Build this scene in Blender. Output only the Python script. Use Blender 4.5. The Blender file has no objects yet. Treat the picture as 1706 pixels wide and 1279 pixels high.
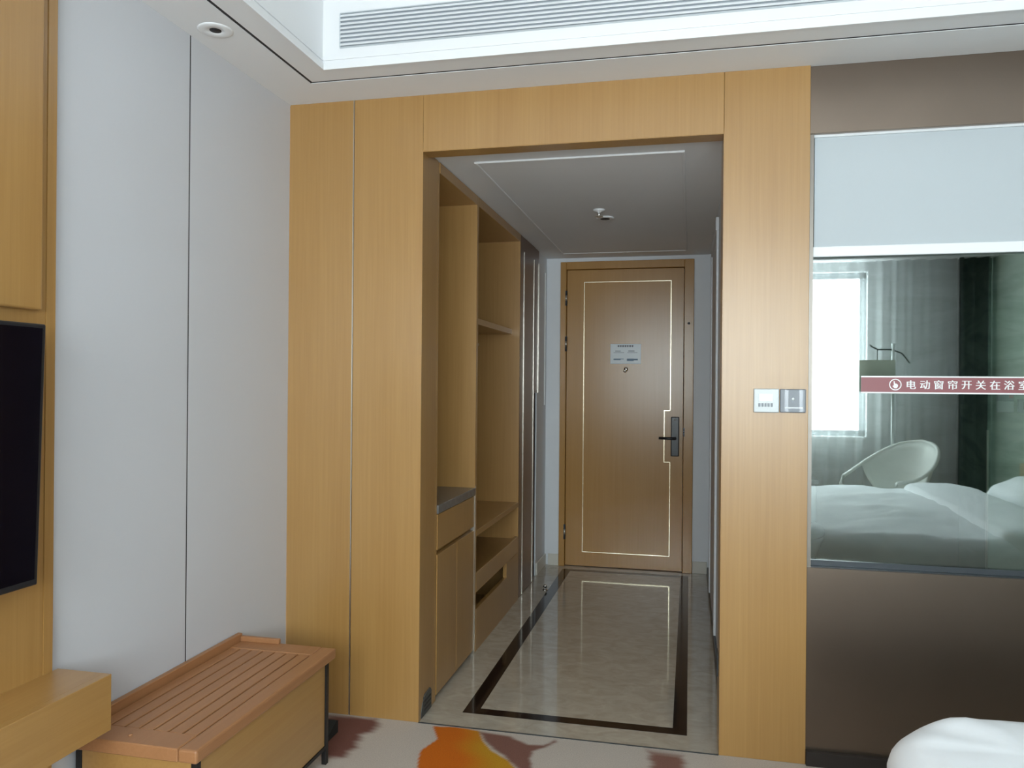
import bpy, bmesh, math, random
from mathutils import Vector, Matrix
random.seed(7)
scene = bpy.context.scene
COL = scene.collection

# ------------------------------------------------------------------ camera
F_PX, W_PX = 1311.4, 1706.0
cam_d = bpy.data.cameras.new('camera'); cam = bpy.data.objects.new('camera', cam_d); COL.objects.link(cam)
cam_d.sensor_fit = 'HORIZONTAL'; cam_d.sensor_width = 36.0; cam_d.lens = 36.0 * F_PX / W_PX
cam_d.clip_start = 0.05; cam_d.clip_end = 200
yaw, pitch, roll = 0.222516, 0.00046, 0.008306
r = Vector((math.cos(yaw), math.sin(yaw), 0)); w = Vector((-math.sin(yaw), math.cos(yaw), 0)); u = Vector((0, 0, 1))
w, u = math.cos(pitch) * w + math.sin(pitch) * u, math.cos(pitch) * u - math.sin(pitch) * w
r, u = math.cos(roll) * r + math.sin(roll) * u, math.cos(roll) * u - math.sin(roll) * r
m = Matrix((r, u, -w)).transposed().to_4x4(); m.translation = (0, -2.98, 1.35)
cam.matrix_world = m
scene.camera = cam

# ------------------------------------------------------------------ sky, daylight, exposure
world = bpy.data.worlds.new('overcast'); scene.world = world; world.use_nodes = True
nt = world.node_tree; nt.nodes.clear()
o = nt.nodes.new('ShaderNodeOutputWorld'); bg = nt.nodes.new('ShaderNodeBackground')
tc = nt.nodes.new('ShaderNodeTexCoord'); sp = nt.nodes.new('ShaderNodeSeparateXYZ'); rp = nt.nodes.new('ShaderNodeValToRGB')
mp = nt.nodes.new('ShaderNodeMapRange'); mp.inputs[1].default_value = -0.25; mp.inputs[2].default_value = 0.35
nt.links.new(tc.outputs['Generated'], sp.inputs[0]); nt.links.new(sp.outputs[2], mp.inputs[0]); nt.links.new(mp.outputs[0], rp.inputs[0])
rp.color_ramp.elements[0].color = (0.84, 0.90, 0.95, 1); rp.color_ramp.elements[1].color = (0.88, 0.96, 1.0, 1)
nt.links.new(rp.outputs[0], bg.inputs[0]); bg.inputs[1].default_value = 15.5
nt.links.new(bg.outputs[0], o.inputs[0])
# daylight portal in the bedroom window opening
pl = bpy.data.lights.new('window_daylight_portal_offscreen', 'AREA'); pl.shape = 'RECTANGLE'; pl.size = 2.75; pl.size_y = 1.48
pl.cycles.is_portal = True
po = bpy.data.objects.new('window_daylight_portal_offscreen', pl); COL.objects.link(po)
po.location = (0.145, -4.42, 1.635); po.rotation_euler = (math.radians(90), 0, 0)
scene.view_settings.view_transform = 'Standard'; scene.view_settings.look = 'None'
scene.view_settings.gamma = 1.0; scene.view_settings.use_curve_mapping = False
scene.view_settings.exposure = 0.48

# ------------------------------------------------------------------ materials
def new_mat(name):
    m = bpy.data.materials.new(name); m.use_nodes = True
    return m, m.node_tree, m.node_tree.nodes['Principled BSDF']
def plain(name, col, rough=0.5, metal=0.0, spec=0.5, noise=0.0, nscale=6.0, coat=0.0, bump=0.0):
    m, t, b = new_mat(name)
    b.inputs['Base Color'].default_value = (*col, 1); b.inputs['Roughness'].default_value = rough
    b.inputs['Metallic'].default_value = metal; b.inputs['Specular IOR Level'].default_value = spec
    b.inputs['Coat Weight'].default_value = coat; b.inputs['Coat Roughness'].default_value = 0.08
    g = t.nodes.new('ShaderNodeNewGeometry'); n = t.nodes.new('ShaderNodeTexNoise')
    n.inputs['Scale'].default_value = nscale; n.inputs['Detail'].default_value = 4
    t.links.new(g.outputs['Position'], n.inputs['Vector'])
    if noise > 0:
        ramp = t.nodes.new('ShaderNodeValToRGB')
        ramp.color_ramp.elements[0].position = 0.3; ramp.color_ramp.elements[1].position = 0.7
        ramp.color_ramp.elements[0].color = (*[c * (1 - noise) for c in col], 1)
        ramp.color_ramp.elements[1].color = (*[min(1, c * (1 + noise)) for c in col], 1)
        t.links.new(n.outputs['Fac'], ramp.inputs[0]); t.links.new(ramp.outputs[0], b.inputs['Base Color'])
    if bump > 0:
        bp = t.nodes.new('ShaderNodeBump'); bp.inputs['Strength'].default_value = bump; bp.inputs['Distance'].default_value = 0.004
        t.links.new(n.outputs['Fac'], bp.inputs['Height']); t.links.new(bp.outputs[0], b.inputs['Normal'])
    return m
def wood(name, dark, light, axis='z', rough=0.36, freq=90.0, coat=0.55):
    """straight-grained veneer: noise stretched along the grain axis, fine fibres on broad bands"""
    m, t, b = new_mat(name)
    g = t.nodes.new('ShaderNodeNewGeometry')
    def layer(f, stretch, detail):
        mp = t.nodes.new('ShaderNodeMapping'); s = [f, f, f]; s['xyz'.index(axis)] = f * stretch
        mp.inputs['Scale'].default_value = s
        n = t.nodes.new('ShaderNodeTexNoise'); n.inputs['Scale'].default_value = 1.0; n.inputs['Detail'].default_value = detail
        t.links.new(g.outputs['Position'], mp.inputs[0]); t.links.new(mp.outputs[0], n.inputs['Vector']); return n
    a = layer(freq, 0.02, 3); c = layer(9.0, 0.05, 2); d = layer(freq * 5, 0.012, 2)
    mx = t.nodes.new('ShaderNodeMath'); mx.operation = 'MULTIPLY_ADD'; mx.inputs[1].default_value = 0.42
    t.links.new(a.outputs['Fac'], mx.inputs[0])
    mc = t.nodes.new('ShaderNodeMath'); mc.operation = 'MULTIPLY_ADD'; mc.inputs[1].default_value = 0.35
    t.links.new(c.outputs['Fac'], mc.inputs[0])
    md = t.nodes.new('ShaderNodeMath'); md.operation = 'MULTIPLY'; md.inputs[1].default_value = 0.2
    t.links.new(d.outputs['Fac'], md.inputs[0]); t.links.new(md.outputs[0], mc.inputs[2]); t.links.new(mc.outputs[0], mx.inputs[2])
    ramp = t.nodes.new('ShaderNodeValToRGB')
    ramp.color_ramp.elements[0].position = 0.30; ramp.color_ramp.elements[1].position = 0.80
    ramp.color_ramp.elements[0].color = (*dark, 1); ramp.color_ramp.elements[1].color = (*light, 1)
    t.links.new(mx.outputs[0], ramp.inputs[0]); t.links.new(ramp.outputs[0], b.inputs['Base Color'])
    b.inputs['Roughness'].default_value = rough
    b.inputs['Coat Weight'].default_value = coat; b.inputs['Coat Roughness'].default_value = 0.3; b.inputs['Coat IOR'].default_value = 1.6
    bp = t.nodes.new('ShaderNodeBump'); bp.inputs['Strength'].default_value = 0.06; bp.inputs['Distance'].default_value = 0.002
    t.links.new(mx.outputs[0], bp.inputs['Height']); t.links.new(bp.outputs[0], b.inputs['Normal'])
    return m
def marble(name, base, vein, rough, scale, amount=0.5, stretch=(1, 1, 1), spec=0.6):
    m, t, b = new_mat(name)
    g = t.nodes.new('ShaderNodeNewGeometry'); mp = t.nodes.new('ShaderNodeMapping'); mp.inputs['Scale'].default_value = stretch
    n = t.nodes.new('ShaderNodeTexNoise'); n.inputs['Scale'].default_value = scale; n.inputs['Detail'].default_value = 8
    n.inputs['Distortion'].default_value = 1.2; n.inputs['Roughness'].default_value = 0.62
    ramp = t.nodes.new('ShaderNodeValToRGB')
    ramp.color_ramp.elements[0].position = 0.5 - amount * 0.3; ramp.color_ramp.elements[1].position = 0.5 + amount * 0.3
    ramp.color_ramp.elements[0].color = (*vein, 1); ramp.color_ramp.elements[1].color = (*base, 1)
    t.links.new(g.outputs['Position'], mp.inputs[0]); t.links.new(mp.outputs[0], n.inputs['Vector'])
    t.links.new(n.outputs['Fac'], ramp.inputs[0]); t.links.new(ramp.outputs[0], b.inputs['Base Color'])
    b.inputs['Roughness'].default_value = rough; b.inputs['Specular IOR Level'].default_value = spec
    return m
def glassy(name, reflect, tint, gloss_tint=(1, 1, 1)):
    m = bpy.data.materials.new(name); m.use_nodes = True; t = m.node_tree; t.nodes.clear()
    o = t.nodes.new('ShaderNodeOutputMaterial'); mx = t.nodes.new('ShaderNodeMixShader')
    tr = t.nodes.new('ShaderNodeBsdfTransparent'); tr.inputs[0].default_value = (*tint, 1)
    gl = t.nodes.new('ShaderNodeBsdfGlossy'); gl.inputs['Roughness'].default_value = 0.0; gl.inputs[0].default_value = (*gloss_tint, 1)
    mx.inputs[0].default_value = reflect
    t.links.new(tr.outputs[0], mx.inputs[1]); t.links.new(gl.outputs[0], mx.inputs[2]); t.links.new(mx.outputs[0], o.inputs[0])
    return m
def sheer_mat(name, col, see):
    m = bpy.data.materials.new(name); m.use_nodes = True; t = m.node_tree; t.nodes.clear()
    o = t.nodes.new('ShaderNodeOutputMaterial'); mx = t.nodes.new('ShaderNodeMixShader'); m2 = t.nodes.new('ShaderNodeMixShader')
    tr = t.nodes.new('ShaderNodeBsdfTransparent'); tl = t.nodes.new('ShaderNodeBsdfTranslucent'); df = t.nodes.new('ShaderNodeBsdfDiffuse')
    tl.inputs[0].default_value = (*col, 1); df.inputs[0].default_value = (*col, 1)
    m2.inputs[0].default_value = 0.5; mx.inputs[0].default_value = see
    t.links.new(tl.outputs[0], m2.inputs[1]); t.links.new(df.outputs[0], m2.inputs[2])
    t.links.new(m2.outputs[0], mx.inputs[1]); t.links.new(tr.outputs[0], mx.inputs[2]); t.links.new(mx.outputs[0], o.inputs[0])
    return m

OAK = wood('oak_veneer', (0.36, 0.184, 0.05), (0.47, 0.272, 0.09), 'z', 0.36)
OAKY = wood('oak_long', (0.36, 0.184, 0.05), (0.47, 0.272, 0.09), 'y', 0.36)
OAKDOOR = wood('oak_door', (0.40, 0.20, 0.05), (0.47, 0.255, 0.075), 'z', 0.24, 80, 0.0)
BENCHW = wood('bench_slats', (0.34, 0.15, 0.06), (0.44, 0.21, 0.095), 'y', 0.42, 90, 0.1)
WALNUT = wood('walnut_gloss', (0.10, 0.042, 0.022), (0.15, 0.07, 0.035), 'z', 0.3, 60, 0.1)
WHITE = plain('white_wall', (0.80, 0.80, 0.81), 0.55, noise=0.012, nscale=2)
PANEL = plain('white_panel', (0.63, 0.635, 0.67), 0.42, noise=0.012, nscale=1.5)
CEIL = plain('ceiling_paint', (0.85, 0.855, 0.87), 0.8, noise=0.01, nscale=2)
FASCIA = CEIL
HALLWALL = plain('hall_wall', (0.74, 0.76, 0.79), 0.5, noise=0.015)
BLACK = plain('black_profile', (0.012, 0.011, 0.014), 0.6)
BLACKMET = plain('black_steel', (0.02, 0.018, 0.018), 0.45, 0.3)
SCREEN = plain('black_screen', (0.004, 0.003, 0.006), 0.12, spec=0.15)
BEZEL = plain('tv_bezel', (0.012, 0.012, 0.015), 0.4)
STEEL = plain('brushed_trim', (0.66, 0.62, 0.55), 0.28, 0.9)
BRASS = plain('brass_inlay', (0.80, 0.72, 0.52), 0.25, 0.9)
ALU = plain('aluminium', (0.62, 0.66, 0.69), 0.35, 0.7)
DARKFRAME = plain('dark_frame', (0.07, 0.08, 0.09), 0.35, 0.4)
TAUPE = plain('taupe_panel', (0.25, 0.197, 0.158), 0.32, 1.0, 0.5, noise=0.04, nscale=3)
GRILLE = plain('grille_slat', (0.86, 0.88, 0.90), 0.5)
GRILLED = plain('grille_dark', (0.30, 0.33, 0.36), 0.8)
BLIND = plain('blind_fabric', (0.54, 0.585, 0.615), 0.85, noise=0.01, nscale=4)
BLINDBAR = plain('blind_bar', (0.90, 0.92, 0.94), 0.4)
STONE = plain('grey_stone', (0.15, 0.145, 0.14), 0.25, noise=0.15, nscale=30)
MARBLE = marble('beige_marble', (0.54, 0.475, 0.39), (0.37, 0.315, 0.25), 0.06, 9.0, 0.8, (1, 1.6, 1), 0.7)
MARBLEB = marble('dark_marble', (0.008, 0.005, 0.005), (0.022, 0.012, 0.010), 0.10, 12, 0.4, spec=0.3)
GREENM = marble('green_marble', (0.36, 0.43, 0.37), (0.13, 0.19, 0.15), 0.22, 2.6, 0.8, (0.7, 1, 3.2))
BATHW = marble('bath_tile', (0.36, 0.40, 0.36), (0.21, 0.25, 0.21), 0.3, 2.0, 0.8, (0.6, 1, 2.4))
MURAL = marble('mural_paper', (0.42, 0.47, 0.42), (0.24, 0.30, 0.25), 0.7, 1.4, 0.7, (1, 0.6, 3.5), 0.3)
CERAMIC = plain('white_ceramic', (0.90, 0.92, 0.93), 0.12, coat=0.4)
LINEN = plain('white_linen', (0.86, 0.88, 0.91), 0.85, noise=0.01, nscale=9, bump=0.15)
GLASS = glassy('bath_glass', 0.25, (0.88, 0.95, 0.92), (0.95, 0.985, 0.97))
WGLASS = glassy('window_glass', 0.04, (0.97, 0.99, 0.98))
SHEER = sheer_mat('sheer_voile', (0.62, 0.64, 0.65), 0.60)
DRAPE = plain('dark_drape', (0.035, 0.04, 0.042), 0.9, noise=0.2, nscale=12)
SHADE = sheer_mat('lamp_shade', (0.46, 0.47, 0.40), 0.04)
CHAIRW = plain('chair_shell', (0.74, 0.76, 0.72), 0.4)
SIGNRED = plain('sign_red', (0.30, 0.10, 0.11), 0.4)
SIGNWHITE = plain('sign_white', (0.9, 0.9, 0.9), 0.4)
PLATE = plain('switch_plate', (0.47, 0.50, 0.51), 0.25, coat=0.3)
LCD = plain('lcd_screen', (0.90, 0.95, 0.96), 0.3)
KEYS = plain('plate_grey', (0.20, 0.22, 0.25), 0.35)
KEYD = plain('plate_dark', (0.19, 0.21, 0.25), 0.2, coat=0.4)
NOTICE = plain('notice_white', (0.62, 0.66, 0.69), 0.3)
INKBLUE = plain('notice_blue', (0.16, 0.24, 0.33), 0.5)
INKDARK = plain('notice_ink', (0.12, 0.12, 0.14), 0.5)
LOCK = plain('lock_black', (0.012, 0.014, 0.018), 0.3)
CHROME = plain('chrome', (0.75, 0.75, 0.74), 0.12, 1.0)
RUBBER = plain('dark_rubber', (0.012, 0.014, 0.013), 0.8)
VENTG = plain('vent_grey', (0.075, 0.075, 0.068), 0.5)

# ------------------------------------------------------------------ helpers
ORG = {}
def thing(name, label, cat, loc=(0, 0, 0), group=None, kind=None):
    e = bpy.data.objects.new(name, None); COL.objects.link(e); e.location = loc
    e.empty_display_size = 0.05; ORG[e] = Vector(loc)
    return tag(e, label, cat, group, kind)
def tag(e, label=None, cat=None, group=None, kind=None):
    if label: e['label'] = label
    if cat: e['category'] = cat
    if group: e['group'] = group
    if kind: e['kind'] = kind
    return e
def put(name, bm, mat, parent=None, smooth=False, origin=None):
    """link a bmesh given in world coordinates as one mesh object (origin at its base centre)"""
    bmesh.ops.recalc_face_normals(bm, faces=bm.faces)
    if origin is None:
        xs = [v.co for v in bm.verts]
        origin = Vector(((min(c.x for c in xs) + max(c.x for c in xs)) / 2, (min(c.y for c in xs) + max(c.y for c in xs)) / 2, min(c.z for c in xs)))
    origin = Vector(origin)
    bmesh.ops.translate(bm, verts=bm.verts, vec=-origin)
    me = bpy.data.meshes.new(name); bm.to_mesh(me); bm.free()
    if smooth:
        for p in me.polygons: p.use_smooth = True
    ob = bpy.data.objects.new(name, me); COL.objects.link(ob)
    if mat: me.materials.append(mat)
    ORG[ob] = origin
    if parent is not None: ob.parent = parent; ob.location = origin - ORG[parent]
    else: ob.location = origin
    return ob
def inst(src, parent, delta):
    c = src.copy(); COL.objects.link(c); c.parent = parent; c.location = Vector(src.location) + Vector(delta)
    ORG[c] = ORG[src] + Vector(delta); return c
def add_box(bm, x0, x1, y0, y1, z0, z1, bev=0.0, seg=1):
    b2 = bmesh.new(); bmesh.ops.create_cube(b2, size=1.0)
    for v in b2.verts:
        v.co = Vector(((x0 + x1) / 2 + v.co.x * (x1 - x0), (y0 + y1) / 2 + v.co.y * (y1 - y0), (z0 + z1) / 2 + v.co.z * (z1 - z0)))
    if bev > 0: bmesh.ops.bevel(b2, geom=b2.edges[:], offset=bev, segments=seg, affect='EDGES', profile=0.5)
    me = bpy.data.meshes.new('t'); b2.to_mesh(me); b2.free(); bm.from_mesh(me); bpy.data.meshes.remove(me)
    return bm
def box(name, x0, x1, y0, y1, z0, z1, mat, parent=None, bev=0.0, seg=1):
    return put(name, add_box(bmesh.new(), x0, x1, y0, y1, z0, z1, bev, seg), mat, parent)
def boxes(name, lst, mat, parent=None, bev=0.0):
    bm = bmesh.new()
    for b in lst: add_box(bm, *b, bev)
    return put(name, bm, mat, parent)
def add_lathe(bm, prof, c, n=24, axis='z'):
    rings = []
    for (rad, h) in prof:
        ring = []
        for i in range(n):
            a = 2 * math.pi * i / n; p = (rad * math.cos(a), rad * math.sin(a), h)
            if axis == 'y': p = (p[0], p[2], p[1])
            if axis == 'x': p = (p[2], p[0], p[1])
            ring.append(bm.verts.new(Vector(c) + Vector(p)))
        rings.append(ring)
    for a, b in zip(rings, rings[1:]):
        for i in range(n): bm.faces.new((a[i], a[(i + 1) % n], b[(i + 1) % n], b[i]))
    for ring in (rings[0], rings[-1]):
        try: bm.faces.new(ring)
        except ValueError: pass
    return bm
def lathe(name, prof, c, mat, parent=None, n=24, axis='z', smooth=True):
    return put(name, add_lathe(bmesh.new(), prof, c, n, axis), mat, parent, smooth)
def add_tube(bm, pts, rad, n=10):
    pts = [Vector(p) for p in pts]; rings = []
    for i, p in enumerate(pts):
        d = (pts[min(i + 1, len(pts) - 1)] - pts[max(i - 1, 0)]).normalized()
        a = d.cross(Vector((0, 0, 1))); a = a.normalized() if a.length > 1e-4 else Vector((1, 0, 0)); b = d.cross(a)
        rr = rad[i] if isinstance(rad, (list, tuple)) else rad
        rings.append([bm.verts.new(p + rr * (math.cos(2 * math.pi * k / n) * a + math.sin(2 * math.pi * k / n) * b)) for k in range(n)])
    for a, b in zip(rings, rings[1:]):
        for i in range(n): bm.faces.new((a[i], a[(i + 1) % n], b[(i + 1) % n], b[i]))
    bm.faces.new(rings[0]); bm.faces.new(rings[-1])
    return bm
def tube(name, pts, rad, mat, parent=None, n=10): return put(name, add_tube(bmesh.new(), pts, rad, n), mat, parent, True)
def prism(name, pts, lo, hi, axis, mat, parent=None):
    """closed outline (two coordinates) extruded along axis from lo to hi"""
    bm = bmesh.new()
    def P(a, b, c): return {'y': (a, c, b), 'x': (c, a, b), 'z': (a, b, c)}[axis]
    A = [bm.verts.new(P(a, b, lo)) for a, b in pts]; B = [bm.verts.new(P(a, b, hi)) for a, b in pts]
    bm.faces.new(A); bm.faces.new(B[::-1]); n = len(pts)
    for i in range(n): bm.faces.new((A[i], A[(i + 1) % n], B[(i + 1) % n], B[i]))
    return put(name, bm, mat, parent)
def glyph(name, ch, cx, y, cz, size, mat, parent):
    cu = bpy.data.curves.new('glyph', 'FONT'); cu.body = ch; cu.size = size; cu.extrude = 0.0006; cu.offset = 0.0
    cu.align_x = 'CENTER'; cu.align_y = 'CENTER'
    t = bpy.data.objects.new('glyph', cu); COL.objects.link(t)
    dg = bpy.context.evaluated_depsgraph_get(); me = bpy.data.meshes.new_from_object(t.evaluated_get(dg))
    bpy.data.objects.remove(t); bpy.data.curves.remove(cu)
    bm = bmesh.new()
    for k in range(3):      # heavier strokes: three slightly shifted layers
        me.transform(Matrix.Translation((0.0007, 0, 0.0003 if k else 0.0))); bm.from_mesh(me)
    bpy.data.meshes.remove(me)
    if not bm.verts: bm.free(); return None
    xs = [v.co.x for v in bm.verts]; ys = [v.co.y for v in bm.verts]
    mx, my = (min(xs) + max(xs)) / 2, (min(ys) + max(ys)) / 2
    for v in bm.verts: v.co = Vector((cx + v.co.x - mx, y - v.co.z, cz + v.co.y - my))
    return put(name, bm, mat, parent)

XL, XR, YS = -1.627, 2.42, -4.20          # bedroom west wall, east wall, south wall (window)
HX0, HX1, HY = -1.045, 0.14, 2.85         # hallway fronts, hallway east wall, door wall
ZC, ZH = 2.50, 2.295                      # soffit, hallway ceiling

# ================================================================== STRUCTURE
# ---- floors
fl = box('floor_hall', -1.75, 0.22, 0.0, HY + 0.15, -0.08, 0.0, MARBLE)
tag(fl, 'polished beige marble floor of the entrance hallway with dark border', 'floor', kind='structure')
bx0, bx1, by0, by1, bw = -0.902, -0.001, 0.135, 2.745, 0.055
for b in ((bx0, bx1, by0, by0 + bw), (bx0, bx1, by1 - bw, by1), (bx0, bx0 + bw + 0.008, by0 + bw, by1 - bw), (bx1 - bw, bx1, by0 + bw, by1 - bw)):
    box('border_strip', *b, -0.004, 0.0008, MARBLEB, fl)
box('edge_joint', HX0, 0.112, -0.004, 0.002, -0.01, 0.002, DARKFRAME, fl)

# carpet: printed pattern as colour attribute on a fine grid
ORANGE = [(-0.977, -0.02), (-0.888, -0.005), (-0.793, -0.015), (-0.755, -0.096), (-0.705, -0.164), (-0.63, -0.222), (-0.57, -0.30), (-0.66, -0.44), (-0.80, -0.50), (-0.90, -0.43), (-0.941, -0.294), (-0.956, -0.226), (-0.925, -0.122)]
BROWN = [(-0.793, -0.02), (-0.663, -0.031), (-0.581, -0.084), (-0.526, -0.075), (-0.489, -0.02), (-0.478, -0.04), (-0.521, -0.099), (-0.553, -0.136), (-0.549, -0.198), (-0.505, -0.34), (-0.545, -0.36), (-0.58, -0.28), (-0.647, -0.198), (-0.73, -0.12)]
PATCH = [(-1.42, -0.03), (-1.221, -0.01), (-1.185, -0.09), (-1.224, -0.159), (-1.203, -0.252), (-1.215, -0.343), (-1.264, -0.359), (-1.34, -0.33), (-1.42, -0.20)]
RED2 = [(-0.15, -0.02), (-0.01, -0.03), (0.011, -0.173), (-0.03, -0.30), (-0.12, -0.22)]
def sdist(px, py, poly):
    best = 1e9; ins = False; n = len(poly)
    for i in range(n):
        x0, y0 = poly[i]; x1, y1 = poly[(i + 1) % n]
        dx, dy = x1 - x0, y1 - y0; t = max(0, min(1, ((px - x0) * dx + (py - y0) * dy) / (dx * dx + dy * dy + 1e-12)))
        best = min(best, (px - x0 - t * dx) ** 2 + (py - y0 - t * dy) ** 2)
        if (y0 > py) != (y1 > py) and px < (x1 - x0) * (py - y0) / (y1 - y0) + x0: ins = not ins
    d = math.sqrt(best); return -d if ins else d
def smooth(e0, e1, x):
    t = max(0, min(1, (x - e0) / (e1 - e0))); return t * t * (3 - 2 * t)
def mixc(a, b, t): return tuple(p + (q - p) * t for p, q in zip(a, b))
def lattice(y):
    return math.sin(91 * y) * 0.5 + math.sin(233 * y + 1.3) * 0.3
EXTRA = [(0.9, -3.4, 0.35), (-0.4, -1.6, 0.3), (-0.9, -2.8, 0.4), (0.0, -3.7, 0.3), (1.6, -3.6, 0.3)]
def carpet_col(x, y):
    c = (0.53, 0.46, 0.40)
    if y > -0.9:
        d = sdist(x, y, PATCH) + 0.012 * lattice(y + 0.2 * x); c = mixc(c, (0.155, 0.055, 0.04), 0.95 * (1 - smooth(-0.02, 0.03, d)))
        d = sdist(x, y, BROWN) + 0.004 * lattice(y); c = mixc(c, (0.20, 0.085, 0.062), 0.95 * (1 - smooth(-0.012, 0.008, d)))
        d = sdist(x, y, RED2) + 0.010 * lattice(y); c = mixc(c, (0.21, 0.085, 0.06), 0.9 * (1 - smooth(-0.03, 0.012, d)))
        d = sdist(x, y, ORANGE)
        if d < 0.01:
            k = smooth(-0.86, -0.70, x + 0.35 * (y + 0.15) + 0.02 * math.sin(30 * y))
            oc = mixc((0.56, 0.135, 0.012), (0.50, 0.25, 0.02), k)
            c = mixc(c, oc, 1 - smooth(-0.003, 0.004, d))
    for ex, ey, er in EXTRA:
        a = math.atan2(y - ey, x - ex); rr = er * (0.75 + 0.22 * math.sin(3 * a + ex * 5)); d = math.hypot(x - ex, y - ey) - rr
        if d < 0.02: c = mixc(c, mixc((0.50, 0.25, 0.02), (0.56, 0.135, 0.012), smooth(0, er, -d)), 1 - smooth(-0.01, 0.01, d))
    return c
def grid_axis(lo, hi, f0, f1, fine, coarse):
    v = []; x = lo
    while x < hi - 1e-6:
        v.append(x); x += fine if f0 <= x < f1 else coarse
    v.append(hi); return v
gx = grid_axis(XL - 0.05, XR + 0.05, -1.5, 0.15, 0.008, 0.05); gy = grid_axis(YS - 0.05, 0.0, -0.55, 0.0, 0.008, 0.05)
vs, cs = [], []
for yy in gy:
    for xx in gx: vs.append((xx, yy, 0.0)); cs.append(carpet_col(xx, yy))
nx = len(gx); fs = [(j * nx + i, j * nx + i + 1, (j + 1) * nx + i + 1, (j + 1) * nx + i) for j in range(len(gy) - 1) for i in range(nx - 1)]
me = bpy.data.meshes.new('floor_bedroom'); me.from_pydata(vs, [], fs)
ca = me.color_attributes.new('pattern', 'FLOAT_COLOR', 'POINT')
ca.data.foreach_set('color', [q for c in cs for q in (*c, 1.0)])
carpet = bpy.data.objects.new('floor_bedroom', me); COL.objects.link(carpet)
cm, t, b = new_mat('carpet')
at = t.nodes.new('ShaderNodeVertexColor'); at.layer_name = 'pattern'
n = t.nodes.new('ShaderNodeTexNoise'); n.inputs['Scale'].default_value = 220; g = t.nodes.new('ShaderNodeNewGeometry'); t.links.new(g.outputs['Position'], n.inputs['Vector'])
mx = t.nodes.new('ShaderNodeMix'); mx.data_type = 'RGBA'; mx.blend_type = 'MULTIPLY'; mx.inputs[0].default_value = 0.35
t.links.new(at.outputs[0], mx.inputs[6]); t.links.new(n.outputs['Fac'], mx.inputs[7])
gm = t.nodes.new('ShaderNodeMix'); gm.data_type = 'RGBA'; gm.blend_type = 'MULTIPLY'; gm.inputs[0].default_value = 1.0; gm.inputs[7].default_value = (1.2, 1.2, 1.2, 1)
t.links.new(mx.outputs[2], gm.inputs[6]); t.links.new(gm.outputs[2], b.inputs['Base Color'])
b.inputs['Roughness'].default_value = 0.95; b.inputs['Specular IOR Level'].default_value = 0.1
bp = t.nodes.new('ShaderNodeBump'); bp.inputs['Strength'].default_value = 0.4; bp.inputs['Distance'].default_value = 0.004
t.links.new(n.outputs['Fac'], bp.inputs['Height']); t.links.new(bp.outputs[0], b.inputs['Normal'])
me.materials.append(cm)
tag(carpet, 'beige bedroom carpet printed with orange and brown flowers', 'carpet', kind='structure')
fb = box('floor_bathroom', 0.22, XR + 0.1, 0.0, HY + 0.15, -0.08, 0.0, BATHW); tag(fb, 'stone floor of the bathroom behind the glass', 'floor', kind='structure')

# ---- west wall: white panels with dark seam
ww = box('wall_west', XL - 0.15, XL - 0.022, YS, 0.0, 0.0, 2.9, WHITE); tag(ww, 'white panelled bedroom wall behind the slatted bench', 'wall', kind='structure')
for y0, y1 in ((-0.6645, -0.001), (-1.96, -0.6715), (-3.2, -1.967), (YS, -3.207)):
    box('wall_panel', XL - 0.022, XL, y0, y1, 0.0, ZC + 0.02, PANEL, ww)
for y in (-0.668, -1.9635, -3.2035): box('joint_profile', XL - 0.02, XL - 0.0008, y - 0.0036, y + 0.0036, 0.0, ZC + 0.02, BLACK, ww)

# ---- north wall: oak panelling with the hallway opening
wn = boxes('wall_north', [(XL - 0.15, HX0 - 0.012, 0.022, 0.16, 0, 2.9), (HX0 - 0.012, 0.126, 0.022, 0.085, 2.285, 2.9), (0.126, 0.40, 0.022, 0.2, 0, 2.9),
                          (0.40, XR + 0.15, 0.08, 0.2, 0, 0.69), (0.40, XR + 0.15, 0.08, 0.2, 2.27, 2.9), (2.2, XR + 0.15, 0.08, 0.2, 0.69, 2.27)], OAK)
tag(wn, 'oak panelled wall framing the hallway opening', 'wall', kind='structure')
box('oak_panel', XL, -1.3455, 0.0, 0.022, 0.0, ZC, OAK, wn, 0.001)
box('metal_strip', -1.3445, -1.3405, -0.0015, 0.02, 0.0, ZC, STEEL, wn)
box('oak_panel', -1.3395, -1.0455, 0.0, 0.022, 0.0, ZC, OAK, wn, 0.001)
box('oak_header', HX0, 0.1135, 0.0, 0.022, 2.275, ZC, OAK, wn, 0.001)
box('oak_panel', 0.1145, 0.4125, 0.0, 0.022, 0.0, ZC, OAK, wn, 0.001)
box('header_soffit', HX0 - 0.01, 0.125, 0.001, 0.085, 2.2735, 2.286, OAK, wn)
box('jamb_lining', HX0 - 0.015, HX0, 0.0005, 0.055, 0.0, 2.275, OAK, wn)
box('jamb_lining', HX0 - 0.015, HX0 - 0.003, 0.057, 0.20, 0.0, 2.293, OAK, wn)
box('jamb_lining', 0.113, 0.127, 0.0005, 0.2, 0.0, 2.275, OAK, wn)
# taupe glossy panels above and below the bathroom glass
box('taupe_panel', 0.4135, XR, 0.012, 0.03, 2.258, ZC, TAUPE, wn, 0.001)
box('taupe_panel', 0.4135, XR, 0.012, 0.03, 0.0, 0.702, TAUPE, wn, 0.001)
box('taupe_panel', 2.2, XR, 0.012, 0.03, 0.703, 2.257, TAUPE, wn, 0.001)

tag(box('shade_strip_north', 0.4135, XR, -0.012, 0.0115, 0.0, 0.05, plain('shade_brown', (0.022, 0.015, 0.012), 0.6), None, 0.001), 'dark strip standing in for the shaded carpet edge under the taupe panel below the bathroom glass', 'baseboard', kind='structure')  # dark strip stands in for shade on the carpet at the panel foot
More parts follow.
